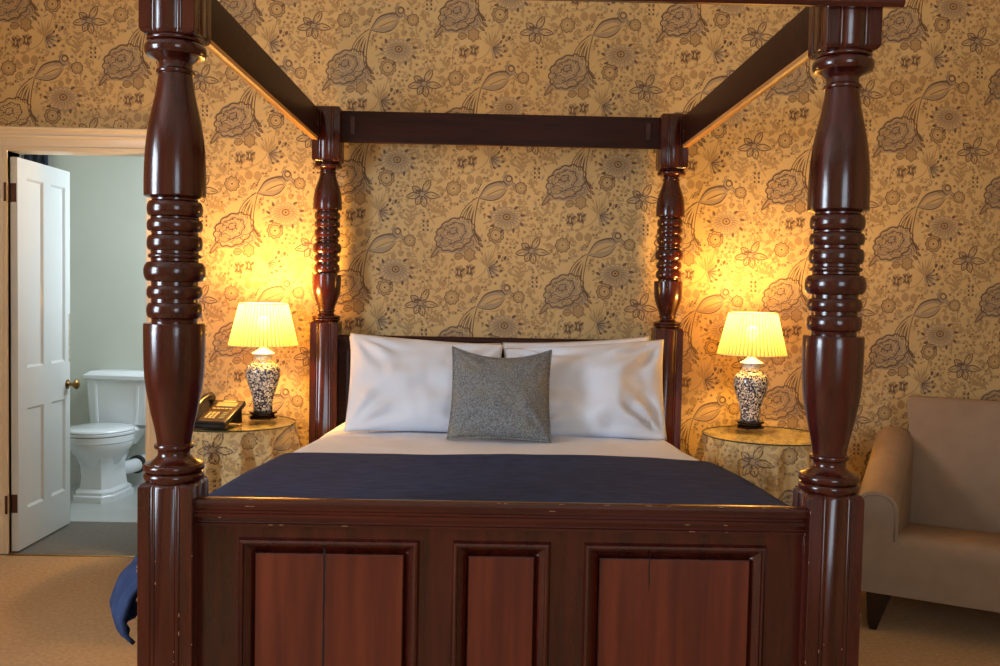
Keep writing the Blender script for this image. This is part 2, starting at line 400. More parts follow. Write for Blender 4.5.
# spiky lotus
for i in range(9):
    a = -PI/2-.95+i*.24; L = 82-abs(i-4)*6
    leaf(-100, 452, a, L, 11, MID if i % 2 else PALE, 2)
    stroke([(-100, 452), (-100+L*math.cos(a), 452+L*math.sin(a))], 2, MID, 3, 1)
for i, a in enumerate((-.5, -.1, .3, .75, 1.2)):
    leaf(-100, 455, a, 66-abs(i-2)*8, 22, GREY, 2); leaf(-96, 455, a, 50, 5, LINE, 3); leaf(-100+(62-abs(i-2)*8)*math.cos(a), 455+(62-abs(i-2)*8)*math.sin(a), a-.5, 20, 12, LINE, 4)
# dark buds, outlined leaf
for x, y, r in ((-243, 482, 30), (-190, 470, 26)):
    fill(scallop(x, y, r*.8, r, 7, .3), MID, 2, 1); leaf(x-4, y+26, -PI/2, 52, 20, LINE, 3); leaf(x-4, y+16, -PI/2, 32, 9, PALE, 4)
    for a in (-2.4, -.7, 1.2, 2.4): leaf(x, y, a, 34, 13, LINE, 3)
leaf(-275, 405, -.2, 50, 36, MID, 2, True)
fill(scallop(-195, 392, 26, 30, 6, .35), MID, 2, 1); stroke(scallop(-195, 392, 22, 26, 6, .3, per=4), 3, LINE, 3, 1, True)
# star flower
for a, L in ((-1.05, 82), (.12, 88), (1.35, 66), (2.05, 60), (2.95, 80), (-2.5, 60)):
    leaf(122+14*math.cos(a), 366+14*math.sin(a), a, L-14, 34, PALE, 2)
    x, y = 122+12*math.cos(a), 366+12*math.sin(a); c, s = math.cos(a), math.sin(a); L2 = L-10
    P = [(x, y), (x+L2*.45*c-17*s, y+L2*.45*s+17*c), (x+L2*c, y+L2*s), (x+L2*.45*c+17*s, y+L2*.45*s-17*c)]
    stroke(P, 5.6, LINE, 4, 3, True); stroke([(x+L2*.5*c, y+L2*.5*s), (x+L2*.85*c, y+L2*.85*s)], 4, LINE, 4, 1)
fill(scallop(118, 366, 36, 28, 7, .2), GREY, 3, 1); fill(circ(108, 350, 22, 7, 8), LINE, 4, 1)
for i in range(9): a = -2.9+i*.3; stroke([(122+30*math.cos(a), 350+26*math.sin(a)), (122+58*math.cos(a), 340+56*math.sin(a))], 2.6, MID, 3, 1)
# rosette and its leaves, round leaf pair, dashes, dots, sprigs
ringflower(-283, 54, 38)
for a in (-.6, -1.1, 2.2, 2.9): leaf(-283+34*math.cos(a), 54+34*math.sin(a), a, 34, 20, MID, 2)
for x, y in ((-198, 9), (-153, 12)): fill([(x, y-26), (x+20, y-8), (x+16, y+16), (x, y+22), (x-18, y+12), (x-18, y-10)], MID, 2)
leaf(-330, -6, -2.2, 40, 24, MID, 2); leaf(-335, 0, -.9, 40, 22, MID, 2); leaf(-340, 6, 2.4, 34, 22, MID, 2)
for i in range(12): leaf(-205+14*(i % 4)+6*(i//4), 90-12*(i//4)-10*(i % 4)*.9, -.9+.2*(i % 2), 17, 6, LINE if i % 2 else MID, 3)
for i in range(6): leaf(130+22*(i % 2), -62+22*(i//2), 1.3, 15, 12, LINE, 2)
stroke([(52, -20), (62, -70), (66, -130)], 3.4, MID, 2)
for i in range(5): leaf(54+3*i, -30-22*i, -2.4, 34, 12, MID, 2); leaf(54+3*i, -30-22*i, -.6, 34, 12, MID, 2)
stroke([(150, 220), (200, 160), (210, 90)], 3, MID, 2)
for i in range(5): leaf(160+11*i, 208-26*i, -2.2, 28, 11, MID, 2); leaf(160+11*i, 208-26*i, -.2, 28, 11, MID, 2)
stroke([(-420, 120), (-380, 160), (-330, 170)], 3, MID, 2)
for i in range(6): leaf(-420+17*i, 122+10*i, -1.5, 34, 13, MID, 2); leaf(-416+17*i, 126+10*i, 1.2, 34, 13, MID, 2)
for x, y in ((-38, 388), (-8, 394)): leaf(x, y, 1.9, 26, 16, LINE, 2)
# small scattered leaves wherever the ground is open
occ = [(-262, 282, 128), (-70, 60, 60), (-20, 200, 88), (-62, 288, 44), (-100, 440, 70), (120, 366, 72), (-283, 54, 44), (0, 0, 30), (62, 45, 32), (-215, 470, 56), (-130, 90, 34), (-205, 200, 46), (-175, 10, 44)]
cnt = 0
for _ in range(1600):
    x, y = rnd.uniform(-430, 136), rnd.uniform(-140, 419)
    ok = True
    for ox, oy, r in occ:
        for dx, dy in ((0, 0), (TW, TH/2), (-TW, TH/2), (TW, -TH/2), (-TW, -TH/2), (0, TH), (0, -TH)):
            if (x-ox-dx)**2+(y-oy-dy)**2 < (r+5)**2: ok = False; break
        if not ok: break
    if not ok: continue
    occ.append((x, y, 9)); cnt += 1
    k = rnd.random(); a = rnd.uniform(0, 2*PI)
    if k < .5: leaf(x, y, a, rnd.uniform(22, 36), rnd.uniform(9, 14), rnd.choice((MID, MID, GREY, PALE)), 1)
    elif k < .7: fill(circ(x, y, 9, n=6), MID, 1, 1); fill(circ(x, y, 4, n=5), LINE, 2, 1)
    elif k < .85:
        for j in range(3): leaf(x, y, a+j*.8, 24, 9, MID, 1)
    else:
        for j in range(5): leaf(x, y, a+j*1.257, 15, 8, PALE if j % 2 else MID, 1)
SHAPES.sort(key=lambda s: (s[0], s[3]))
def stack_levels():
    """each drawing gets a printing level above every earlier one it overlaps"""
    order, bb = [], {}
    for _, _, P, c in SHAPES:
        xs_ = [p[0] for p in P]; ys_ = [p[1] for p in P]
        if c not in bb: order.append(c); bb[c] = [min(xs_), min(ys_), max(xs_), max(ys_)]
        else:
            b = bb[c]; bb[c] = [min(b[0], *xs_), min(b[1], *ys_), max(b[2], *xs_), max(b[3], *ys_)]
    lev = {}; B = np.zeros((0, 4)); Lv = np.zeros(0)
    off = [(i*TW, (k+(.5 if i % 2 else 0))*TH) for i in (-1, 0, 1) for k in (-2, -1, 0, 1, 2)]
    for c in order:
        b = np.array(bb[c]); l = 0
        for ox, oy in off:
            if len(Lv):
                hit = (B[:, 0]+ox < b[2]) & (B[:, 2]+ox > b[0]) & (B[:, 1]+oy < b[3]) & (B[:, 3]+oy > b[1])
                if hit.any(): l = max(l, Lv[hit].max())
        lev[c] = int(l)+1; B = np.vstack([B, b]); Lv = np.append(Lv, l+1)
    return lev
LEVEL = stack_levels()
print('print levels', max(LEVEL.values()), 'shapes', len(SHAPES))

EYE = (.045, 1.865)
def print_faces(bm, a0, a1, z0, z1, place, skip=None, a_eye=EYE[0]):
    """adds the printed shapes to bm; place(a, z, lift) gives the point of the wall at distance a along it"""
    j0 = int((a0-a_eye)/.532)-2; j1 = int((a1-a_eye)/.532)+2
    for j in range(j0, j1+1):
        for k in range(-5, 5):
            ox = a_eye+.532*j; oz = EYE[1]-(TH*K)*(k+(.5 if j % 2 else 0))
            if ox+.5 < a0 or ox-.5 > a1 or oz-.6 > z1 or oz+.3 < z0: continue
            for layer, mi, P, call in SHAPES:
                pts = [(ox+x*K, oz-y*K) for x, y in P]
                if any(a < a0 or a > a1 or z < z0 or z > z1 for a, z in pts): continue
                if skip and any(skip(a, z) for a, z in pts): continue
                lift = .0001+.00006*LEVEL[call]
                try: f = bm.faces.new([bm.verts.new(place(a, z, lift)) for a, z in pts])
                except ValueError: continue
                f.material_index = mi
# raster of the same repeat for curved cloth
RN = 260
def raster():
    A = np.zeros((RN, RN), np.uint8)
    for layer, mi, P, _c in SHAPES:
        P = np.array(P)
        for sx_, sy_ in ((0, 0),):
            Q = P/np.array([TW, TH])*RN
            lo = np.floor(Q.min(0)).astype(int); hi = np.ceil(Q.max(0)).astype(int)+1
            X, Y = np.meshgrid(np.arange(lo[0], hi[0])+.5, np.arange(lo[1], hi[1])+.5)
            ins = np.zeros(X.shape, bool); n = len(Q)
            for i in range(n):
                x1, y1 = Q[i]; x2, y2 = Q[(i+1) % n]
                if y1 == y2: continue
                c = ((y1 > Y) != (y2 > Y)) & (X < (x2-x1)*(Y-y1)/(y2-y1)+x1)
                ins ^= c
            yy, xx = np.nonzero(ins)
            gx = xx+lo[0]; gy = yy+lo[1]
            w = np.floor_divide(gx, RN)       # shapes that leave the repeat sideways drop half a repeat
            gy = gy+(w*(RN//2))
            A[gy % RN, gx % RN] = mi
    return A
RA = raster()
def ra_at(a, z):
    x = a/K/TW; j = math.floor(x); y = -z/K/TH + .5*j
    return int(RA[int((y % 1)*RN) % RN, int((x-j)*RN) % RN])

# ------------------------------------------------------------------ the room
ZC = 2.95; XL, XR, YB = -3.1, 3.2, -3.6
OX0, OX1, OZ = -2.353, -1.69, 1.95      # doorway
def wall_box(name, boxes, mats, printer=None):
    bm = bmesh.new()
    for b in boxes: box(bm, *b)
    bmesh.ops.recalc_face_normals(bm, faces=bm.faces)
    me_faces = len(bm.faces)
    if printer: printer(bm)
    me = bpy.data.meshes.new(name); bm.to_mesh(me); bm.free()
    for x in mats: me.materials.append(M[x])
    o = link(name, me); o['kind'] = 'structure'
    return o
wall_box('wall_back', [(XL-.1, OX0, WALL, WALL+.11, 0, ZC), (OX1, XR+.1, WALL, WALL+.11, 0, ZC), (OX0, OX1, WALL, WALL+.11, OZ, ZC)], WP,
         lambda bm: print_faces(bm, XL+.01, XR-.01, .08, ZC-.02, lambda a, z, l: (a, WALL-l, z), skip=lambda a, z: OX0-.1 < a < OX1+.1 and z < OZ+.1))
WLY = (-1.9, -.8, .9, 2.4)             # left window y0,y1,z0,z1
wall_box('wall_left', [(XL-.1, XL, YB, WLY[0], 0, ZC), (XL-.1, XL, WLY[1], WALL, 0, ZC), (XL-.1, XL, WLY[0], WLY[1], 0, WLY[2]), (XL-.1, XL, WLY[0], WLY[1], WLY[3], ZC)], WP,
         lambda bm: print_faces(bm, -.6, 2.2, .08, ZC-.02, lambda a, z, l: (XL+l, a, z)))
wall_box('wall_right', [(XR, XR+.1, YB, WALL, 0, ZC)], WP, lambda bm: print_faces(bm, -.6, 2.2, .08, ZC-.02, lambda a, z, l: (XR-l, a, z)))
RW = ((.4, 1.5),)
wall_box('wall_front', [(XL-.1, RW[0][0], YB-.1, YB, 0, ZC), (RW[0][1], XR+.1, YB-.1, YB, 0, ZC),
                        (RW[0][0], RW[0][1], YB-.1, YB, 0, .9), (RW[0][0], RW[0][1], YB-.1, YB, 2.45, ZC)], WP)
wall_box('ceiling', [(XL-.1, XR+.1, YB-.1, 4.1, ZC, ZC+.1)], ['ceiling'])
wall_box('floor', [(XL-.1, XR+.1, YB-.1, WALL-.03, -.1, 0)], ['carpet'])
wall_box('floor_hall', [(XL-.1, XR+.1, WALL-.03, 2.87, -.1, -.002)], ['floor_dark'])  # darker grey strip of floor just inside the doorway
wall_box('floor_bathroom', [(XL-.1, XR+.1, 2.87, 4.1, -.1, .004)], ['vinyl'])
BL, BR, BB = -3.09, -1.42, 3.88
wall_box('wall_bathroom_back', [(BL-.1, BR+.1, BB, BB+.1, 0, ZC)], ['bath_wall'])
wall_box('wall_bathroom_left', [(BL-.1, BL, WALL+.11, BB, 0, ZC)], ['bath_wall'])
wall_box('wall_bathroom_right', [(BR, BR+.1, WALL+.11, 2.92, 0, ZC), (BR, BR+.1, 3.68, BB, 0, ZC), (BR, BR+.1, 2.92, 3.68, 0, 1.1), (BR, BR+.1, 2.92, 3.68, 2.3, ZC)], ['bath_wall'])  # opening made for the added bathroom window
wall_box('baseboard_bathroom', [(BL, BR, BB-.015, BB, .004, .18)], ['door'])
wall_box('baseboard_back', [(OX1+.12, XR, WALL-.016, WALL, 0, .14), (XL, OX0-.12, WALL-.016, WALL, 0, .14)], ['paint'])
wall_box('baseboard_right', [(XR-.016, XR, YB, WALL-.016, 0, .14)], ['paint'])
def window(name, axis, c, a0, a1, z0, z1):
    bm = bmesh.new(); t = .03
    def b(p0, p1, q0, q1):
        if axis == 'x': box(bm, c-t/2, c+t/2, p0, p1, q0, q1)
        else: box(bm, p0, p1, c-t/2, c+t/2, q0, q1)
    b(a0, a0+.05, z0, z1); b(a1-.05, a1, z0, z1); b(a0+.05, a1-.05, z0, z0+.06); b(a0+.05, a1-.05, z1-.06, z1)
    zm = (z0+z1)/2; am = (a0+a1)/2
    b(a0+.05, a1-.05, zm-.025, zm+.025); b(am-.01, am+.01, z0+.06, zm-.025); b(am-.01, am+.01, zm+.025, z1-.06)
    o = finish(name, bm, 'winframe'); o['kind'] = 'structure'
window('window_1', 'x', XL-.06, WLY[0], WLY[1], WLY[2], WLY[3])
window('window_2', 'y', YB-.06, RW[0][0], RW[0][1], .9, 2.45)
window('window_added', 'x', BR+.06, 2.92, 3.68, 1.1, 2.3)  # unseen window, added so the door leaf and toilet are lit

# door casing: moulded profile (inset outward from opening, projection)
CP = [(0, 0), (0, .014), (.018, .014), (.022, .010), (.030, .012), (.058, .014), (.062, .020), (.072, .022), (.076, .018), (.090, .020), (.098, .030), (.108, .032), (.112, .026), (.112, 0)]
bm = bmesh.new()
rings = []
for d, p in CP:
    y = WALL-p
    rings.append([bm.verts.new(q) for q in ((OX0-d, y, 0), (OX0-d, y, OZ+d), (OX1+d, y, OZ+d), (OX1+d, y, 0))])
for a, b in zip(rings, rings[1:]):
    for k in range(3): bm.faces.new((a[k], a[k+1], b[k+1], b[k]))
for k in (0, 3): bm.faces.new([r[k] for r in rings])
tag(finish('trim_1', bm, 'paint', smooth=35), kind='structure')
bm = bmesh.new()      # door lining
box(bm, OX0-.012, OX0, WALL-.005, WALL+.115, 0, OZ, .001); box(bm, OX1, OX1+.012, WALL-.005, WALL+.115, 0, OZ, .001)
box(bm, OX0-.012, OX1+.012, WALL-.005, WALL+.115, OZ-.001, OZ+.012, .001)
tag(finish('trim_2', bm, 'paint'), kind='structure')
bm = bmesh.new(); box(bm, OX0, OX1, WALL-.035, WALL-.018, -.001, .006, .002)
tag(finish('trim_3', bm, 'brass'), kind='structure')

# the open four-panel door
door = link('door_1', None); door.location = (-2.334, 2.264, 0); door['kind'] = 'structure'
DL, DT = .560, .017      # length along +Y, half thickness
bm = bmesh.new()
pans = [(.165, .262, .90, 1.832), (.375, .502, .90, 1.832), (.115, .262, .20, .70), (.375, .490, .20, .70)]
pans = [(.09, .262, .90, 1.832), (.345, .505, .90, 1.832), (.09, .262, .20, .70), (.345, .505, .20, .70)]
Z0, Z1 = .008, 1.922
def dbox(y0, y1, z0, z1, hx=DT): box(bm, -hx, hx, y0, y1, z0, z1)
dbox(0, .09, Z0, Z1); dbox(.505, DL, Z0, Z1); dbox(.262, .345, Z0, Z1)
for y0, y1 in ((.09, .262), (.345, .505)): dbox(y0, y1, Z0, .20); dbox(y0, y1, .70, .90); dbox(y0, y1, 1.832, Z1)
for y0, y1, z0, z1 in pans: dbox(y0, y1, z0, z1, .006)
for sgn in (1, -1):      # ovolo bead round each panel
    for y0, y1, z0, z1 in pans:
        R = []
        for ins, d in ((0, DT), (.004, DT-.003), (.010, .008), (.012, .006)):
            R.append([bm.verts.new((sgn*d, a, b)) for a, b in ((y0+ins, z0+ins), (y1-ins, z0+ins), (y1-ins, z1-ins), (y0+ins, z1-ins))])
        for a, b in zip(R, R[1:]):
            for k in range(4): bm.faces.new((a[k], a[(k+1) % 4], b[(k+1) % 4], b[k]))
finish('door_leaf', bm, 'door', door)
def knob(sgn):
    bm = bmesh.new()
    lathe(bm, [(0, .026), (.003, .026), (.006, .014), (.010, .009), (.030, .009), (.036, .018), (.044, .026), (.054, .027), (.060, .020), (.063, .004)], 20)
    bmesh.ops.transform(bm, matrix=Matrix.Rotation(sgn*PI/2, 4, 'Y') , verts=bm.verts)
    o = finish('door_handle', bm, 'brass', door, smooth=50, loc=(sgn*(DT), .528, .775)); return o
knob(1); knob(-1)
for z in (1.752, .242):
    bm = bmesh.new()
    box(bm, -.032, -.020, -.0335, -.030, z-.045, z+.045, .001); box(bm, -.017, .013, -.0035, 0, z-.045, z+.045, .001)
    lathe(bm, [(z-.052, .002), (z-.050, .006), (z+.050, .006), (z+.056, .002)], 10, c=(-.0215, -.012))
    for dz in (-.028, 0, .028): lathe(bm, [(0, .004), (.0015, .003)], 8)
    for v in [v for v in bm.verts if abs(v.co.z) < .002 and abs(v.co.x) < .005 and abs(v.co.y) < .005]: pass
    bmesh.ops.delete(bm, geom=[v for v in bm.verts if v.co.z < .003], context='VERTS')
    finish('hinge', bm, 'bronze', door)
bm = bmesh.new(); box(bm, DT-.001, DT+.0012, .545, DL-.003, .895, 1.155, .0005)
o = finish('edge_patch', bm, 'wear', door); o['label'] = 'bare worn repair strip on the door edge'; o.data.materials[0] = mat('bare_filler', srgb(196, 186, 150), .8, var=srgb(150, 138, 108), nscale=60)

# ------------------------------------------------------------------ the four-poster bed
A = .80; L = 2.10
bed = thing('four_poster_bed', (0, 0, 0), 'dark red mahogany four-poster bed with turned posts and panelled footboard', 'bed')
YS = (36, 50, 60, 66, 75, 96, 130, 150, 197, 205, 323, 345, 380, 400, 440, 447, 460, 470, 480)
ZS = (1.908, 1.881, 1.858, 1.844, 1.822, 1.773, 1.692, 1.645, 1.5335, 1.513, 1.23, 1.177, 1.092, 1.043, .945, .928, .896, .872, .847)
def zf(y): return interp(y, YS, ZS)
def torus_pts(y0, y1, rin, rout, n=7):
    out = []
    for i in range(n+1):
        t = PI*i/n
        out.append((y0+(y1-y0)*(1-math.cos(t))/2, rin+(rout-rin)*math.sin(t)**.7))
    return out
PXR = .00243
prof = [(36, .060)] + torus_pts(36.5, 43, .058, .066) + torus_pts(43.5, 58, .060, .0712) + [(60, .050), (62, .042), (64, .038), (69, .038)] + torus_pts(70, 75, .039, .0445) + \
    [(77, .0395), (84, .0415), (96, .046), (110, .0535), (122, .0595), (135, .0645), (150, .0685), (165, .0705), (180, .0715), (196, .0715), (197.5, .0708), (198.5, .060), (199.5, .053), (201, .053)]
prof += torus_pts(201.5, 217, .054, .0645) + [(217.5, .056), (219, .056)] + torus_pts(219.5, 232, .055, .0645) + [(232.5, .054), (235, .054)] + torus_pts(235.5, 251, .055, .0645) + \
    [(251.5, .055), (253.5, .055)] + torus_pts(254, 258.5, .056, .0615, 5) + [(259, .055), (261, .055)] + torus_pts(261.5, 282, .054, .0718) + [(282.5, .054), (285, .054)] + \
    torus_pts(285.5, 299, .054, .0645) + [(299.5, .054), (302, .054)] + torus_pts(302.5, 318.5, .054, .0648) + [(319.5, .053), (322.5, .053), (323, .060), (323.3, .0705), (324.5, .0718)]
prof += [(335, .0718), (350, .0714), (365, .0705), (376, .0690), (388, .0655), (400, .0600), (412, .0545), (424, .0475), (434, .0425), (441, .0400), (442.5, .040)] + torus_pts(443, 448, .041, .0465, 5) + \
    [(449, .038), (452, .037), (455, .039), (458, .046), (460.5, .056), (461.5, .0625)] + torus_pts(462, 470, .063, .0715) + [(470.5, .065)] + torus_pts(471, 478.5, .064, .0705) + [(480.5, .062)]
front_prof = [(zf(y), r) for y, r in prof]
# rear posts: same rings, shorter bulbs
def zb(z):
    if z > 1.5305: return 1.685+(z-1.5305)*(1.903-1.685)/(1.908-1.5305)
    if z > 1.2305: return 1.386+(z-1.2305)*(1.685-1.386)/(1.5305-1.2305)
    return 1.168+(z-.846)*(1.386-1.168)/(1.2305-.846)
back_prof = [(zb(z), r*.93) for z, r in front_prof]
def fluted(bm, c, hw, z0, z1, top=True, bottom=False, g=.0022):
    """square block with pairs of V grooves on each face and canted ends"""
    def side():
        P = [(-1+.03, 0)]
        for q in (-.525, -.37, .37, .525):
            P += [(q-.03, 0), (q, 1), (q+.03, 0)]
        return P+[(1-.03, 0)]
    def ring(z, k, cant=0):
        out = []
        for r in range(4):
            a = r*PI/2
            for u, d in side():
                x, y = u*hw*k, -(hw*k-g*d*(k > .98))
                out.append((c[0]+x*math.cos(a)-y*math.sin(a), c[1]+x*math.sin(a)+y*math.cos(a), z))
        return out
    k0 = len(bm.faces)
    rr = []
    if bottom: rr += [ring(z0, .86), ring(z0+.004, .94), ring(z0+.012, 1)]
    else: rr += [ring(z0, 1)]
    if top: rr += [ring(z1-.012, 1), ring(z1-.004, .94), ring(z1, .86)]
    else: rr += [ring(z1, 1)]
    loft(bm, rr)
    bm.faces.ensure_lookup_table()
    for f in bm.faces[k0:]: f.smooth = False
def post(sx, back):
    bm = bmesh.new(); Y = L if back else 0; hw = .064 if back else .065
    lathe(bm, back_prof if back else front_prof, 56, c=(sx*A, Y))
    for f in bm.faces: f.smooth = True
    zt, zs = (2.155, 1.168) if back else (2.16, .850)
    fluted(bm, (sx*A, Y), hw, 1.903 if back else 1.905, zt, top=True, bottom=True)
    fluted(bm, (sx*A, Y), hw, 0, zs, top=True)
    return finish('post', bm, 'wood', bed, smooth='keep')
for back in (False, True):
    for sx in (-1, 1): post(sx, back)
# canopy rails
bm = bmesh.new()
for sx in (1,): box(bm, -.745, .745, 2.085, 2.115, 2.0, 2.143, .003)
br = finish('canopy_rail', bm, 'wood_dark', bed)
for x in (-.685, .685):
    b2 = bmesh.new(); box(b2, x-.011, x+.011, 2.078, 2.086, 2.035, 2.115, .002); finish('bracket', b2, 'wood', br)
for sx in (-1, 1):
    bm = bmesh.new()
    box(bm, *sorted((sx*.838, sx*.866)), .066, 2.044, 2.010, 2.143, .002)
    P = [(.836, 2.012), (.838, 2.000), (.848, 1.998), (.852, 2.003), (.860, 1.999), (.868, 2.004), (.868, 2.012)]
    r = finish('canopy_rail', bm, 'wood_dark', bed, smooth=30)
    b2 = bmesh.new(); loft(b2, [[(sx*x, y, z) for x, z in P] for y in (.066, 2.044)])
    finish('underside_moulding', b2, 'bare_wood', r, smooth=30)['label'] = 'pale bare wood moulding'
    for y in (.09, 2.02):
        b2 = bmesh.new(); lathe(b2, [(0, .009), (.004, .009), (.006, .005)], 12)
        bmesh.ops.transform(b2, matrix=Matrix.Translation((sx*.838, y, 2.07)) @ Matrix.Rotation(-sx*PI/2, 4, 'Y'), verts=b2.verts)
        finish('bolt', b2, 'bronze', r)
bm = bmesh.new(); box(bm, -.735, .735, -.03, .0, 2.017, 2.15, .003)
P = [(-.066, 1.998), (-.084, 1.996), (-.092, 2.004), (-.092, 2.014), (-.104, 2.022), (-.106, 2.034), (-.114, 2.046), (-.118, 2.075), (-.135, 2.10), (-.138, 2.12), (-.138, 2.135), (-.066, 2.135)]
ext_x(bm, P, -.905, .905)
finish('canopy_rail', bm, 'wood_x', bed, smooth=25)
# cornice returns along the sides of the front blocks
# footboard
FZ = .10
bm = bmesh.new()
YF = -.018      # frame face
openings = [(-.634, -.202), (-.116, .117), (.205, .644)]
PT, PB = .711, .26
xs = [-.738, -.634, -.202, -.116, .117, .205, .644, .738]
for i in (0, 2, 4, 6): box(bm, xs[i], xs[i+1], YF, .022, FZ, .80)
for x0, x1 in openings: box(bm, x0, x1, YF, .022, PT, .80); box(bm, x0, x1, YF, .022, FZ, PB)
fb = finish('footboard', bm, 'wood', bed)
bm = bmesh.new()
ext_x(bm, [(-.012, .742), (-.012, .806), (-.016, .812), (-.040, .8135), (-.047, .811), (-.050, .805), (-.049, .799), (-.043, .797), (-.043, .789), (-.040, .784), (-.040, .779), (-.044, .777), (-.044, .769), (-.038, .767), (-.034, .758), (-.036, .755), (-.030, .750), (-.030, .744), (-.022, .742)], -.735, .735)
finish('top_rail', bm, 'wood_x', fb, smooth=25)
for x0, x1 in openings:
    bm = bmesh.new()
    frame_sweep(bm, x0, x1, PB, PT, [(-.004, YF), (-.002, YF-.006), (.001, YF-.012), (.006, YF-.015), (.010, YF-.013), (.0115, YF-.007), (.014, YF-.005), (.030, YF+.010), (.034, YF+.014), (.0355, YF+.003), (.038, YF+.0015)])
    y = YF+.0015; i = .038
    bm.faces.new([bm.verts.new(p) for p in ((x0+i, y, PB+i), (x1-i, y, PB+i), (x1-i, y, PT-i), (x0+i, y, PT-i))])
    box(bm, x0, x1, .008, .018, PB, PT)
    bm.faces.ensure_lookup_table()
    for f in bm.faces[:40]: f.material_index = 1
    pn = finish('panel', bm, ['wood_panel', 'wood'], fb)
    if x1-x0 > .3:
        xc = -.430 if x0 < 0 else .362
        zc = PB+.05 if x0 < 0 else .60
        bm = bmesh.new()      # shrinkage crack down the board joint
        pts = []; n = 24
        for k in range(n+1):
            z = (PT-.004)+(zc-PT)*k/n; wv = (noise.noise(Vector((z*30, x0*5, 0)))*.0012)
            hw = (.0022 if x0 < 0 else .0014)*(1+.5*noise.noise(Vector((z*50, 3, 0))))*(1 if k < n-3 else .4)
            # follow the moulding surface near the top edge
            ins = PT-z; yy = interp(ins, [0, .001, .006, .014, .030, .034, .0355, .038], [YF-.008, YF-.012, YF-.015, YF-.005, YF+.010, YF+.014, YF+.003, YF+.0015])-.0008
            pts.append(((xc+wv-hw, yy, z), (xc+wv+hw, yy, z)))
        V = [(bm.verts.new(a), bm.verts.new(b)) for a, b in pts]
        for a, b in zip(V, V[1:]): bm.faces.new((a[0], a[1], b[1], b[0]))
        finish('crack', bm, 'crack', pn)
# a few worn chips on the wood edges, part of the finish
bm = bmesh.new(); rn = random.Random(9)
for _ in range(46):
    k = rn.random()
    if k < .45: x = rn.uniform(-.7, .7); z = rn.choice((.8125, .797, .768, .750)); y = {.8125: -.0445, .797: -.0495, .768: -.0445, .750: -.0375}[z]; w_, h_ = rn.uniform(.003, .016), .0009
    elif k < .75: s = rn.choice((-1, 1)); x = s*A+rn.choice((-.0655, .0645)); z = rn.uniform(.42, .82); y = -.0656; w_, h_ = .0012, rn.uniform(.002, .008)
    else: s = rn.choice((-1, 1)); x = s*A+rn.choice((-.034, -.022, .022, .034)); z = rn.uniform(.42, .82); y = -.0656; w_, h_ = .0012, rn.uniform(.002, .01)
    bm.faces.new([bm.verts.new(p) for p in ((x, y, z), (x+w_, y, z), (x+w_, y, z+h_), (x, y, z+h_))])
tag(finish('worn_chips', bm, 'wear', bed), kind='stuff')
# headboard, side rails, base
bm = bmesh.new(); box(bm, -.745, .745, 2.085, 2.115, .30, 1.085, .002)
ext_x(bm, [(2.075, 1.078), (2.070, 1.085), (2.070, 1.098), (2.078, 1.105), (2.122, 1.105), (2.128, 1.098), (2.128, 1.085), (2.122, 1.078)], -.745, .745)
for x0, x1 in ((-.70, -.04), (.04, .70)): frame_sweep(bm, x0, x1, .45, 1.04, [(0, 2.085), (.002, 2.078), (.012, 2.075), (.025, 2.083)])
finish('headboard', bm, 'wood_dark', bed)
for sx in (-1, 1):
    bm = bmesh.new(); box(bm, *sorted((sx*.757, sx*.783)), .066, 2.044, .28, .46, .003); finish('side_rail', bm, 'wood', bed)
bm = bmesh.new(); box(bm, -.735, .735, .035, 2.065, .34, .66, .03, 3); finish('bed_base', bm, 'sheet', bed, smooth=60)

# ------------------------------------------------------------------ bedding
def hwid(y): return interp(y, [.09, .2, .45, .8, 1.1, 1.4, 2.0], [.80, .86, .885, .86, .82, .78, .735])
def bed_pt(t, y, off=0, side_len=.30, rip=1.0):
    q = abs(t); s = 1 if t >= 0 else -1
    hw = hwid(y); R = .075
    z0 = .704 - .010*(min(q, hw)/.8)**2 + .006*noise.noise(Vector((t*2.2, y*2.5, 0))) + .005*noise.noise(Vector((t*7, y*5, 4)))*(1 if y > 1.1 else .4)
    flat = hw-R; arc = R*PI/2
    if q <= flat: n = Vector((0, 0, 1)); p = Vector((t, y, z0))
    elif q <= flat+arc:
        a = (q-flat)/R; n = Vector((s*math.sin(a), 0, math.cos(a))); p = Vector((s*(flat+R*math.sin(a)), y, z0-R+R*math.cos(a)))
    else:
        d = q-flat-arc; fl = .06 if s < 0 else .16
        w = min(1, d/.2)
        x = hw+fl*d*min(1, d/.12)+w*rip*(.016*math.sin(y*19+s)+.010*math.sin(y*43+2+d*8))
        if s < 0: x += math.exp(-((y-.32)/.45)**2)*interp(d, [0, .04, .09, .15, .19, .22], [0, .09, .14, .155, .135, .08])
        n = Vector((s, 0, .1)).normalized(); p = Vector((s*x, y, z0-R-d))
    return p+n*off
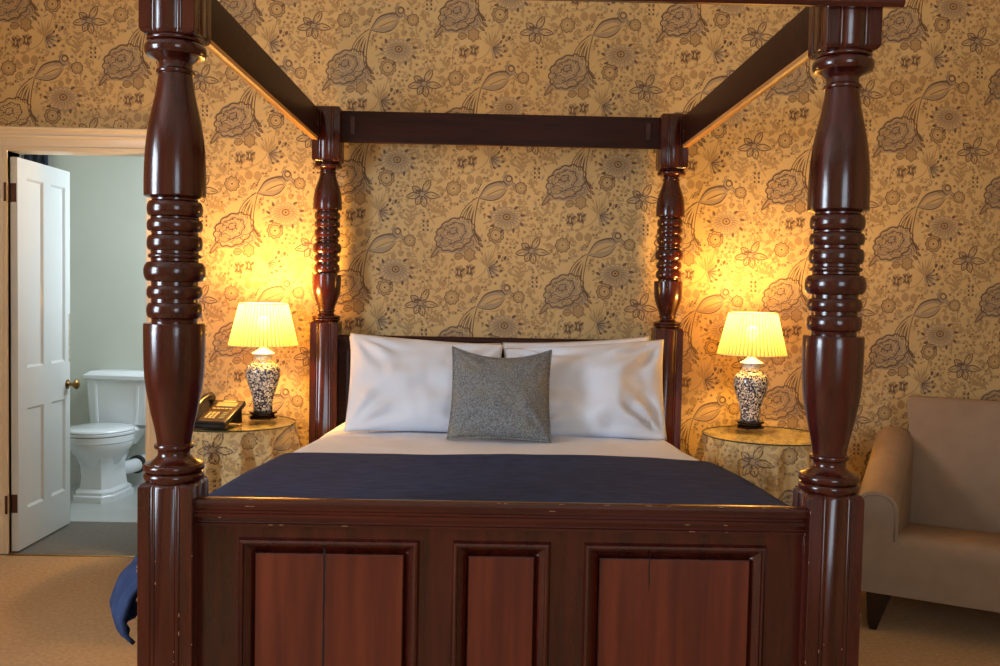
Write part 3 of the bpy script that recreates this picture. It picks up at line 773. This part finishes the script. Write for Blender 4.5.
def cloth_grid(name, y0, y1, off, sl, matn, thick, ny=90, nt=150, hem_wave=0):
    bm = bmesh.new(); G = []
    for j in range(ny+1):
        y = y0+(y1-y0)*j/ny; T = hwid(y)-.075+.118+sl; row = []
        for i in range(nt+1):
            t = -T+2*T*i/nt
            yy = y + (hem_wave*(.010*math.sin(t*5)+.006*math.sin(t*13+1)) if j > ny-4 else 0)
            row.append(bm.verts.new(bed_pt(t, yy, off)))
        G.append(row)
    for a, b in zip(G, G[1:]):
        for i in range(nt): bm.faces.new((a[i], a[i+1], b[i+1], b[i]))
    bmesh.ops.recalc_face_normals(bm, faces=bm.faces)
    if sum(f.normal.z for f in bm.faces) < 0: bmesh.ops.reverse_faces(bm, faces=bm.faces)
    me = bpy.data.meshes.new(name); bm.to_mesh(me); bm.free(); me.materials.append(M[matn])
    me.polygons.foreach_set('use_smooth', [True]*len(me.polygons))
    o = link(name, me); md = o.modifiers.new('thickness', 'SOLIDIFY'); md.thickness = thick; md.offset = 1
    return o
tag(cloth_grid('duvet', .085, 2.03, 0, .08, 'sheet', .014), 'white cotton duvet spread over the bed beneath the navy throw', 'duvet')
def throw():
    o = cloth_grid('throw', .075, 1.10, .0165, .205, 'navy', .010, ny=70, nt=190, hem_wave=1)
    return tag(o, 'navy blue throw laid across the foot of the bed, hanging down its sides', 'throw')
throw()

def pillow(name, w, h, T, seed, M4, matn='sheet', nx=56, ny=40, wr=1.0, conc=.05, tilt=0, dip=0, widen=0):
    bm = bmesh.new(); G = [[], []]
    for side in (0, 1):
        for j in range(ny+1):
            v = -1+2*j/ny; row = []
            for i in range(nx+1):
                u = -1+2*i/nx
                ex = 1-conc*(1-abs(v)**2.2); ey = 1-conc*(1-abs(u)**2.2)*1.1
                prof_ = max(0, (1-abs(u)**2.6)*(1-abs(v)**2.6))**.62
                prof_ *= (1-.18*v)
                x = u*w/2*ex*(1+widen*v); y = v*h/2*ey + tilt*u*(v+1)/2 - dip*max(0, v)**2*(1-abs(u)**2)
                n1 = noise.noise(Vector((u*2.2+seed, v*2+seed, side)))*.018*wr*prof_
                # radiating creases from corners
                crs = 0
                for cx, cyv in ((1, 1), (-1, 1), (1, -1), (-1, -1)):
                    dx, dy = u-cx, v-cyv; rr = math.hypot(dx, dy); a = math.atan2(dy, dx)
                    crs += math.sin(a*13+seed*3+cx)*math.exp(-((rr-.45)/.32)**2)*.0085
                crs *= wr*min(1, prof_*1.6)
                n2 = noise.noise(Vector((u*6+seed, v*3, side*3+1)))*.004*wr*prof_
                z = (T/2*prof_+n1+crs+n2) if side == 0 else -(T/2*prof_*.8)
                row.append(bm.verts.new((x, y, z)))
            G[side].append(row)
    for side in (0, 1):
        for a, b in zip(G[side], G[side][1:]):
            for i in range(nx):
                q = (a[i], a[i+1], b[i+1], b[i]); bm.faces.new(q if side == 0 else q[::-1])
    bmesh.ops.remove_doubles(bm, verts=bm.verts, dist=.0002)
    bmesh.ops.transform(bm, matrix=M4, verts=bm.verts)
    return finish(name, bm, matn, smooth=180)
def lean(x, y, z, deg, rz=0, roll=0):
    """pillow centre, leaning back: local y up along the pillow, local z towards the foot"""
    return Matrix.Translation((x, y, z)) @ Matrix.Rotation(math.radians(rz), 4, 'Z') @ Matrix.Rotation(math.radians(deg), 4, 'X') @ Matrix.Rotation(math.radians(roll), 4, 'Z')
G_ = 'white bed pillows against the headboard'
tag(pillow('pillow', .70, .42, .12, 1.3, lean(-.33, 1.955, .895, 72), tilt=-.010), 'white pillow behind the left front pillow, mostly hidden against the headboard', 'pillow', G_)
tag(pillow('pillow', .68, .43, .12, 5.1, lean(.365, 1.955, .905, 72), tilt=.022), 'white pillow behind the right front pillow, its top edge showing', 'pillow', G_)
tag(pillow('pillow', .67, .45, .17, 2.2, lean(-.315, 1.765, .912, 60), tilt=-.022, widen=.02, wr=1.7, conc=.035), 'smooth white pillow in front on the left side of the bed', 'pillow', G_)
tag(pillow('pillow', .69, .45, .18, 7.7, lean(.388, 1.745, .903, 60), tilt=.030, wr=3.0, widen=.03, conc=.035), 'creased white pillow in front on the right side of the bed', 'pillow', G_)
CM = lean(.014, 1.530, .905, 62, 0, -1)
CW2, CH2, CC, CD_ = .415, .405, .06, .034
cu = tag(pillow('cushion', CW2, CH2, .15, 3.4, CM, 'tweed', 44, 44, wr=.6, conc=CC, dip=CD_), 'grey herringbone tweed cushion propped at the centre of the bed', 'cushion')
bm = bmesh.new(); pts = []
for k in range(4):
    for i in range(16):
        q = -1+2*i/16; u, v = {0: (q, -1), 1: (1, q), 2: (-q, 1), 3: (-1, -q)}[k]
        ex = 1-CC*(1-abs(v)**2.2); ey = 1-CC*(1-abs(u)**2.2)*1.1
        pts.append(CM @ Vector((u*CW2/2*ex, v*CH2/2*ey-CD_*max(0, v)**2*(1-abs(u)**2), 0)))
pts.append(pts[0]); tube(bm, pts, .0045, 8, caps=False)
finish('piping', bm, 'tweed', cu, smooth=180)

# ------------------------------------------------------------------ skirted bedside tables with glass tops
def table(cx, cy_, label_c, label_g, seed, Rr=.272, zt=.714):
    bm = bmesh.new(); n = 520; mz = 190
    def pt(a, s):
        if s < Rr: return (s*math.cos(a), s*math.sin(a), zt)
        d = s-Rr; k = min(1, d/.14)
        r = Rr+.004+.05*d+k*(.026*math.sin(15*a+seed+.3*math.sin(3*a))+.010*math.sin(27*a+seed*2))
        rr = min(d, .012); 
        return (r*math.cos(a), r*math.sin(a), zt-d)
    rings = []; ss = [.02*i for i in range(1, 13)]+[.252, .262, .268]+[Rr+(zt-.004)*i/mz for i in range(mz+1)]
    for s in ss: rings.append([bm.verts.new(pt(2*PI*i/n, s)) for i in range(n)])
    bm.faces.new(rings[0])
    for q, (a, b) in enumerate(zip(rings, rings[1:])):
        s = (ss[q]+ss[q+1])/2
        for i in range(n):
            f = bm.faces.new((a[i], a[(i+1) % n], b[(i+1) % n], b[i]))
            th = 2*PI*(i+.5)/n
            if s < Rr: f.material_index = ra_at(cx+s*math.cos(th)+seed, s*math.sin(th)+cy_)
            else: f.material_index = ra_at(th*Rr*1.05+seed, -s)
    c = finish('tablecloth', bm, WP, smooth=180, loc=(cx, cy_, 0)); tag(c, label_c, 'tablecloth', 'floral tablecloths')
    g = bmesh.new()
    lathe(g, [(0, .277), (.001, .278), (.005, .278), (.006, .277)], 96, caps=True)
    for f in g.faces:
        if abs(f.calc_center_median().z-.003) < .0025 and len(f.verts) == 4: f.material_index = 1
    go = finish('glass_tabletop', g, ['glass', 'glass_edge'], loc=(cx, cy_, zt+.0005)); tag(go, label_g, 'table top', 'round glass table tops')
LT = (-1.172, 1.868); RT = (1.185, 1.768)
table(*LT, 'bird and flower patterned cloth skirting the round table with the telephone', 'round glass sheet under the telephone and lamp, left of the bed', .9)
table(*RT, 'bird and flower patterned cloth skirting the round table beside the armchair', 'round glass sheet under the lamp alone, right of the bed', 2.1)
TZ = .7222

# ------------------------------------------------------------------ lamps
def make_lamp(label):
    t = thing('table_lamp', (0, 0, TZ), label, 'lamp', group='porcelain table lamps')
    bm = bmesh.new()
    lathe(bm, [(.004, .054), (.007, .064), (.016, .067), (.019, .060), (.022, .052), (.026, .052), (.028, .062), (.033, .066), (.038, .064), (.040, .044)], 8)
    for k in range(4):
        a = PI/4+k*PI/2; tube(bm, [(.050*math.cos(a), .050*math.sin(a), .012), (.058*math.cos(a), .058*math.sin(a), .008)], .007, 8)
    finish('lamp_stand', bm, 'ebony', t, smooth=30)
    bm = bmesh.new()
    P = [(.040, .040), (.046, .044), (.060, .043), (.080, .044), (.105, .049), (.135, .058), (.160, .067), (.185, .0735), (.205, .0765), (.222, .0765), (.238, .073), (.252, .064), (.262, .052), (.268, .043), (.276, .039), (.292, .038), (.298, .040)]
    P = [(z-.04, r) for z, r in P]
    lathe(bm, P, 40)
    finish('vase', bm, 'vase', t, smooth=60, loc=(0, 0, .04))
    bm = bmesh.new(); lathe(bm, [(.298, .050), (.301, .052), (.304, .048), (.312, .034), (.320, .022), (.328, .016), (.333, .012), (.334, .004)], 32)
    finish('vase_cap', bm, 'china', t, smooth=50)
    bm = bmesh.new(); lathe(bm, [(.333, .008), (.36, .008), (.361, .014), (.40, .015), (.402, .010)], 16); so = finish('bulb_holder', bm, 'brass', t, smooth=30)
    bm = bmesh.new(); lathe(bm, [(.400, .010), (.408, .014), (.420, .024), (.435, .029), (.450, .027), (.462, .018), (.467, .005)], 20); bo = finish('bulb', bm, 'bulb', t, smooth=60)
    bm = bmesh.new(); NP = 52
    lathe(bm, [(.337, .152), (.350, .1490), (.40, .1365), (.46, .1215), (.515, .1080), (.526, .1055)], NP*8, caps=False,
          mod=lambda r, a, z: r+.0040*(abs(math.sin(a*NP/2))-.5)*(1.0+(.526-z)*1.5))
    bm.faces.ensure_lookup_table()
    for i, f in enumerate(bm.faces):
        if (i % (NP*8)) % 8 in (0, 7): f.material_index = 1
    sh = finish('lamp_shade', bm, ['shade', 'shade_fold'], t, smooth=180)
    for z, r in ((.338, .1525), (.525, .1062)):
        bm = bmesh.new(); tube(bm, [(r*math.cos(2*PI*i/72), r*math.sin(2*PI*i/72), z) for i in range(73)], .0022, 6, caps=False); finish('trim_ring', bm, 'shade_trim', sh, smooth=180)
    bm = bmesh.new()
    for k in range(3): a = k*2*PI/3; tube(bm, [(.014*math.cos(a), .014*math.sin(a), .362), (.103*math.cos(a), .103*math.sin(a), .523)], .0013, 6)
    finish('shade_carrier', bm, 'brass', t)
    return t
lampA = make_lamp('lit lamp with pleated cream shade beside the telephone, left of the bed')
lampA.location = (-1.055, 1.945, TZ)
lampB = copy_thing(lampA, (1.150, 1.915, TZ), 1.9, 'lit lamp with pleated cream shade standing alone, right of the bed')
def lamp_light(o, e):
    l = bpy.data.lights.new('lamp_light', 'POINT'); l.energy = e; l.color = LAMP; l.shadow_soft_size = .045
    q = bpy.data.objects.new('lamp_light', l); COL.objects.link(q); q.location = (o.location.x, o.location.y, TZ+.49)
lamp_light(lampA, LAMP_W); lamp_light(lampB, LAMP_W*.72)

# ------------------------------------------------------------------ telephone
tel = thing('telephone', (-1.205, 1.735, TZ), 'black corded desk telephone tilted up on the left bedside table', 'telephone', rz=math.radians(-9))
W2, D2 = .088, .105; TILT = math.atan2(.068, .21)
FM = Matrix.Translation((0, -D2, .030)) @ Matrix.Rotation(TILT, 4, 'X')     # face frame: x across, y up the face
bm = bmesh.new()
box(bm, -W2, W2, 0, .222, -.024, 0, .004, 2, M4=FM)
box(bm, -W2+.004, W2-.004, -D2+.004, -D2+.05, .0005, .03, .003)
finish('body', bm, 'black', tel, smooth=35)
bm = bmesh.new(); box(bm, -W2+.052, W2-.004, .006, .216, -.001, .002, .001, M4=FM); finish('face_plate', bm, 'phone_face', tel)
bm = bmesh.new()
loft(bm, [[(x, -.01, .035), (x, .075, .002), (x, .098, .002), (x, .090, .075), (x, .04, .06)] for x in (-W2+.012, W2-.012)]); finish('stand', bm, 'black', tel)
bm = bmesh.new(); pts = [FM @ Vector((-W2+.026, y, z)) for y, z in ((.012, .012), (.022, .024), (.055, .036), (.11, .042), (.165, .036), (.198, .024), (.210, .012))]
tube(bm, pts, .014, 12, radii=[.018, .021, .0155, .0135, .0155, .021, .018]); finish('handset', bm, 'black', tel, smooth=60)
bm = bmesh.new(); box(bm, -.020, .070, .150, .190, .002, .0045, .001, M4=FM); finish('screen', bm, 'lcd', tel)
bm = bmesh.new(); box(bm, -.006, .052, .198, .208, .002, .004, .001, M4=FM); finish('label_strip', bm, 'key', tel)
kb = None
for r in range(4):
    for c in range(3):
        bm = bmesh.new(); x = -.012+c*.017; y = .035+r*.0165
        box(bm, x-.006, x+.006, y-.005, y+.005, .002, .006, .001, 1, M4=FM)
        if kb is None: kb = finish('key', bm, 'key', tel)
        else: finish('key', bm, 'key', tel)
for k in range(5):
    bm = bmesh.new(); x = -.016+k*.019; box(bm, x-.007, x+.007, .122, .130, .002, .0055, .001, 1, M4=FM); finish('key', bm, 'key', tel)
for r in range(4):
    bm = bmesh.new(); y = .035+r*.0165; box(bm, .046, .068, y-.004, y+.004, .002, .0055, .001, 1, M4=FM); finish('key', bm, 'lcd', tel)

# ------------------------------------------------------------------ armchair
CH = thing('armchair', (1.435, 1.41, 0), 'taupe upholstered armchair angled in the corner right of the bed', 'armchair', rz=math.radians(-29))
def soft(name, bm, sub=2, parent=CH, m_='uphol'):
    o = finish(name, bm, m_, parent, smooth=180); md = o.modifiers.new('s', 'SUBSURF'); md.levels = sub; md.render_levels = sub; return o
CW, CDp = .98, .80; AW = .165
# seat: rounded front apron and cushion
bm = bmesh.new()
prf = [(.0, .155), (-.002, .20), (-.002, .33), (.004, .365), (.022, .388), (.06, .394), (.30, .360), (.66, .315), (.68, .30), (.68, .155)]
loft(bm, [[(x, y, z) for y, z in prf] for x in (.006, CW-.006)])
finish('seat', bm, 'uphol', CH, smooth=50)
# arms: arched front face, sloping up to the back
def arm(x0):
    bm = bmesh.new(); R = []
    for y, zt in ((.0, .556), (.004, .561), (.10, .580), (.25, .618), (.42, .665), (.56, .712), (.66, .735), (.70, .738), (.745, .70)):
        ins = .012 if y == 0 else 0
        hw = AW/2-ins; ring = []
        rad = hw
        zc = zt-rad*.95
        for k in range(13):
            a = PI*k/12
            ring.append((x0+AW/2-math.cos(a)*hw*(1+.06*math.sin(a)), y, zc+math.sin(a)*rad*.95-(ins*.5)))
        ring = [(x0+ins, y, .157)]+[(x0+ins, y, .37)]+ring+[(x0+AW-ins, y, .37), (x0+AW-ins, y, .157)]
        R.append(ring)
    loft(bm, R)
    a = finish('arm', bm, 'uphol', CH, smooth=50)
    pb = bmesh.new(); P = [(x, -.002, z) for x, y, z in R[0]][1:-1]
    tube(pb, P, .0028, 6); finish('piping', pb, 'uphol', a, smooth=180)
arm(0); arm(CW-AW)
# backrest: leaning, slightly flared outward at the top
bm = bmesh.new(); R = []
for y, z, hwx, th in ((.60, .30, .325, .12), (.615, .45, .325, .125), (.64, .60, .332, .12), (.668, .72, .345, .105), (.695, .82, .362, .085), (.705, .862, .366, .07), (.715, .876, .362, .045), (.73, .880, .354, .02)):
    c = CW/2; rr = []
    for k in range(17):      # front face bows a little
        u = -1+2*k/16; rr.append((c+u*hwx, y+.012*(1-u*u)*-1 if z < .85 else y, z+(.006*(1-u*u))*0))
    for k in range(17):
        u = 1-2*k/16; rr.append((c+u*(hwx-.004), y+th, z))
    R.append(rr)
loft(bm, R)
finish('backrest', bm, 'uphol', CH, smooth=50)
for x, y, dx, dy in ((.105, .05, -.02, -.02), (CW-.075, .05, .02, -.02), (.085, .66, -.02, .05), (CW-.085, .66, .02, .05)):
    bm = bmesh.new(); R = []
    for z, h, s in ((.158, .048, 0), (.10, .036, .45), (.03, .022, .95), (.006, .015, 1), (0, .013, 1)):
        R.append([(x+dx*s+h*a, y+dy*s+h*b, z) for a, b in ((-1, -1), (1, -1), (1, 1), (-1, 1))])
    loft(bm, R); bmesh.ops.bevel(bm, geom=[e for e in bm.edges], offset=.0025, segments=1, affect='EDGES')
    finish('leg', bm, 'ebony', CH)

# ------------------------------------------------------------------ toilet
TO = thing('toilet', (-2.372, BB-.034, .004), 'white close-coupled toilet with angular cistern in the bathroom', 'toilet', rz=math.radians(-6))
def rect_ring(cx, cy_, hx, hy, z, r=.03, n=4):
    out = []
    for qx, qy, a0 in ((1, 1, 0), (-1, 1, PI/2), (-1, -1, PI), (1, -1, 3*PI/2)):
        for k in range(n+1):
            a = a0+PI/2*k/n; out.append((cx+qx*(hx-r)+r*math.cos(a), cy_+qy*(hy-r)+r*math.sin(a), z))
    return out
bm = bmesh.new()
loft(bm, [rect_ring(0, -.105, .185, .085, .425, .02), rect_ring(0, -.105, .190, .090, .435, .02), rect_ring(0, -.105, .205, .098, .71, .02)])
for sx in (-1, 1):      # moulded ribs on the cistern front
    loft(bm, [rect_ring(sx*.130, -.190, .010, .010, .437, .004), rect_ring(sx*.142, -.198, .012, .012, .708, .004)])
finish('cistern', bm, 'ceramic', TO, smooth=40)
bm = bmesh.new()
loft(bm, [rect_ring(0, -.108, .213, .108, .710, .022), rect_ring(0, -.108, .222, .116, .718, .022), rect_ring(0, -.108, .222, .116, .738, .022), rect_ring(0, -.108, .212, .106, .746, .022), rect_ring(0, -.108, .19, .085, .762, .02), rect_ring(0, -.108, .13, .05, .768, .02)])
finish('cistern_lid', bm, 'ceramic', TO, smooth=40)
def egg(cy_, a, b1, b2, z, n=36):
    return [(a*math.cos(2*PI*k/n), cy_+(b1 if math.sin(2*PI*k/n) < 0 else b2)*math.sin(2*PI*k/n), z) for k in range(n)]
bm = bmesh.new(); YC = -.385
loft(bm, [egg(YC, .095, .12, .10, .20), egg(YC, .115, .15, .12, .24), egg(YC, .155, .19, .15, .285), egg(YC, .180, .215, .17, .32), egg(YC, .190, .225, .18, .345), egg(YC, .190, .225, .18, .358), egg(YC, .195, .232, .185, .364), egg(YC, .195, .232, .185, .400)])
loft(bm, [rect_ring(0, -.20, .10, .10, .30, .03), rect_ring(0, -.19, .13, .13, .36, .03), rect_ring(0, -.17, .15, .13, .40, .03), rect_ring(0, -.12, .12, .09, .425, .03)])
# faceted pedestal with stepped foot
def oct_ring(cy_, hx, hy, z, c=.35):
    return [(hx, cy_-hy*(1-c), z), (hx, cy_+hy*(1-c), z), (hx*(1-c), cy_+hy, z), (-hx*(1-c), cy_+hy, z), (-hx, cy_+hy*(1-c), z), (-hx, cy_-hy*(1-c), z), (-hx*(1-c), cy_-hy, z), (hx*(1-c), cy_-hy, z)]
loft(bm, [oct_ring(-.36, .135, .185, 0), oct_ring(-.36, .135, .185, .035), oct_ring(-.36, .125, .172, .042), oct_ring(-.36, .125, .172, .058), oct_ring(-.36, .105, .148, .075), oct_ring(-.365, .098, .138, .15), oct_ring(-.37, .100, .140, .22), oct_ring(-.375, .12, .16, .27)])
finish('bowl', bm, 'ceramic', TO, smooth=35)
bm = bmesh.new()
loft(bm, [egg(YC, .190, .228, .18, .402), egg(YC, .198, .236, .185, .406), egg(YC, .198, .236, .185, .418), egg(YC, .192, .230, .18, .422)]); finish('seat', bm, 'ceramic', TO, smooth=40)
bm = bmesh.new()
loft(bm, [egg(YC, .190, .228, .18, .4235), egg(YC, .196, .234, .184, .427), egg(YC, .194, .232, .182, .436), egg(YC, .175, .212, .165, .444), egg(YC, .10, .13, .10, .448)]); finish('seat_lid', bm, 'ceramic', TO, smooth=60)
bm = bmesh.new(); tube(bm, [(.0, -.24, .15), (.06, -.17, .15), (.085, -.10, .155), (.085, -.002, .16)], .045, 16); finish('waste_pipe', bm, 'ceramic', TO, smooth=60)
bm = bmesh.new(); tube(bm, [(.085, -.11, .155), (.085, -.08, .157)], .058, 20); finish('pipe_collar', bm, 'grey_pipe', TO, smooth=40)
bm = bmesh.new(); tube(bm, [(.195, -.08, .44), (.198, -.07, .34), (.20, -.05, .22), (.20, -.012, .16)], .006, 8); finish('water_hose', bm, 'grey_pipe', TO, smooth=60)
# radiator valve and pipes left of the pedestal
RV = thing('radiator_valve', (-2.60, BB-.075, .004), 'white radiator valve and pipe on the floor left of the toilet', 'valve')
bm = bmesh.new(); lathe(bm, [(.0, .012), (.10, .012)], 12); finish('pipe', bm, 'brass', RV, smooth=50)
bm = bmesh.new(); lathe(bm, [(.10, .018), (.13, .024), (.19, .022), (.20, .014)], 14); finish('valve_head', bm, 'china', RV, smooth=40)
# dark cloth glimpsed above the door
bm = bmesh.new(); R = []
for z in (1.55, 1.9, 2.25):
    R.append([(-3.06+i*.011, 3.82+.012*math.sin(i*1.3), z) for i in range(15)]+[(-3.06+i*.011, 3.835+.012*math.sin(i*1.3), z) for i in range(14, -1, -1)])
loft(bm, R); cu2 = finish('curtain', bm, 'blind', smooth=60)
tag(cu2, 'dark blue curtain glimpsed above the open bathroom door', 'curtain')
bm = bmesh.new(); tube(bm, [(-3.088, 3.828, 2.262), (-2.86, 3.828, 2.262)], .010, 10); finish('curtain_rod', bm, 'china', cu2, smooth=60)
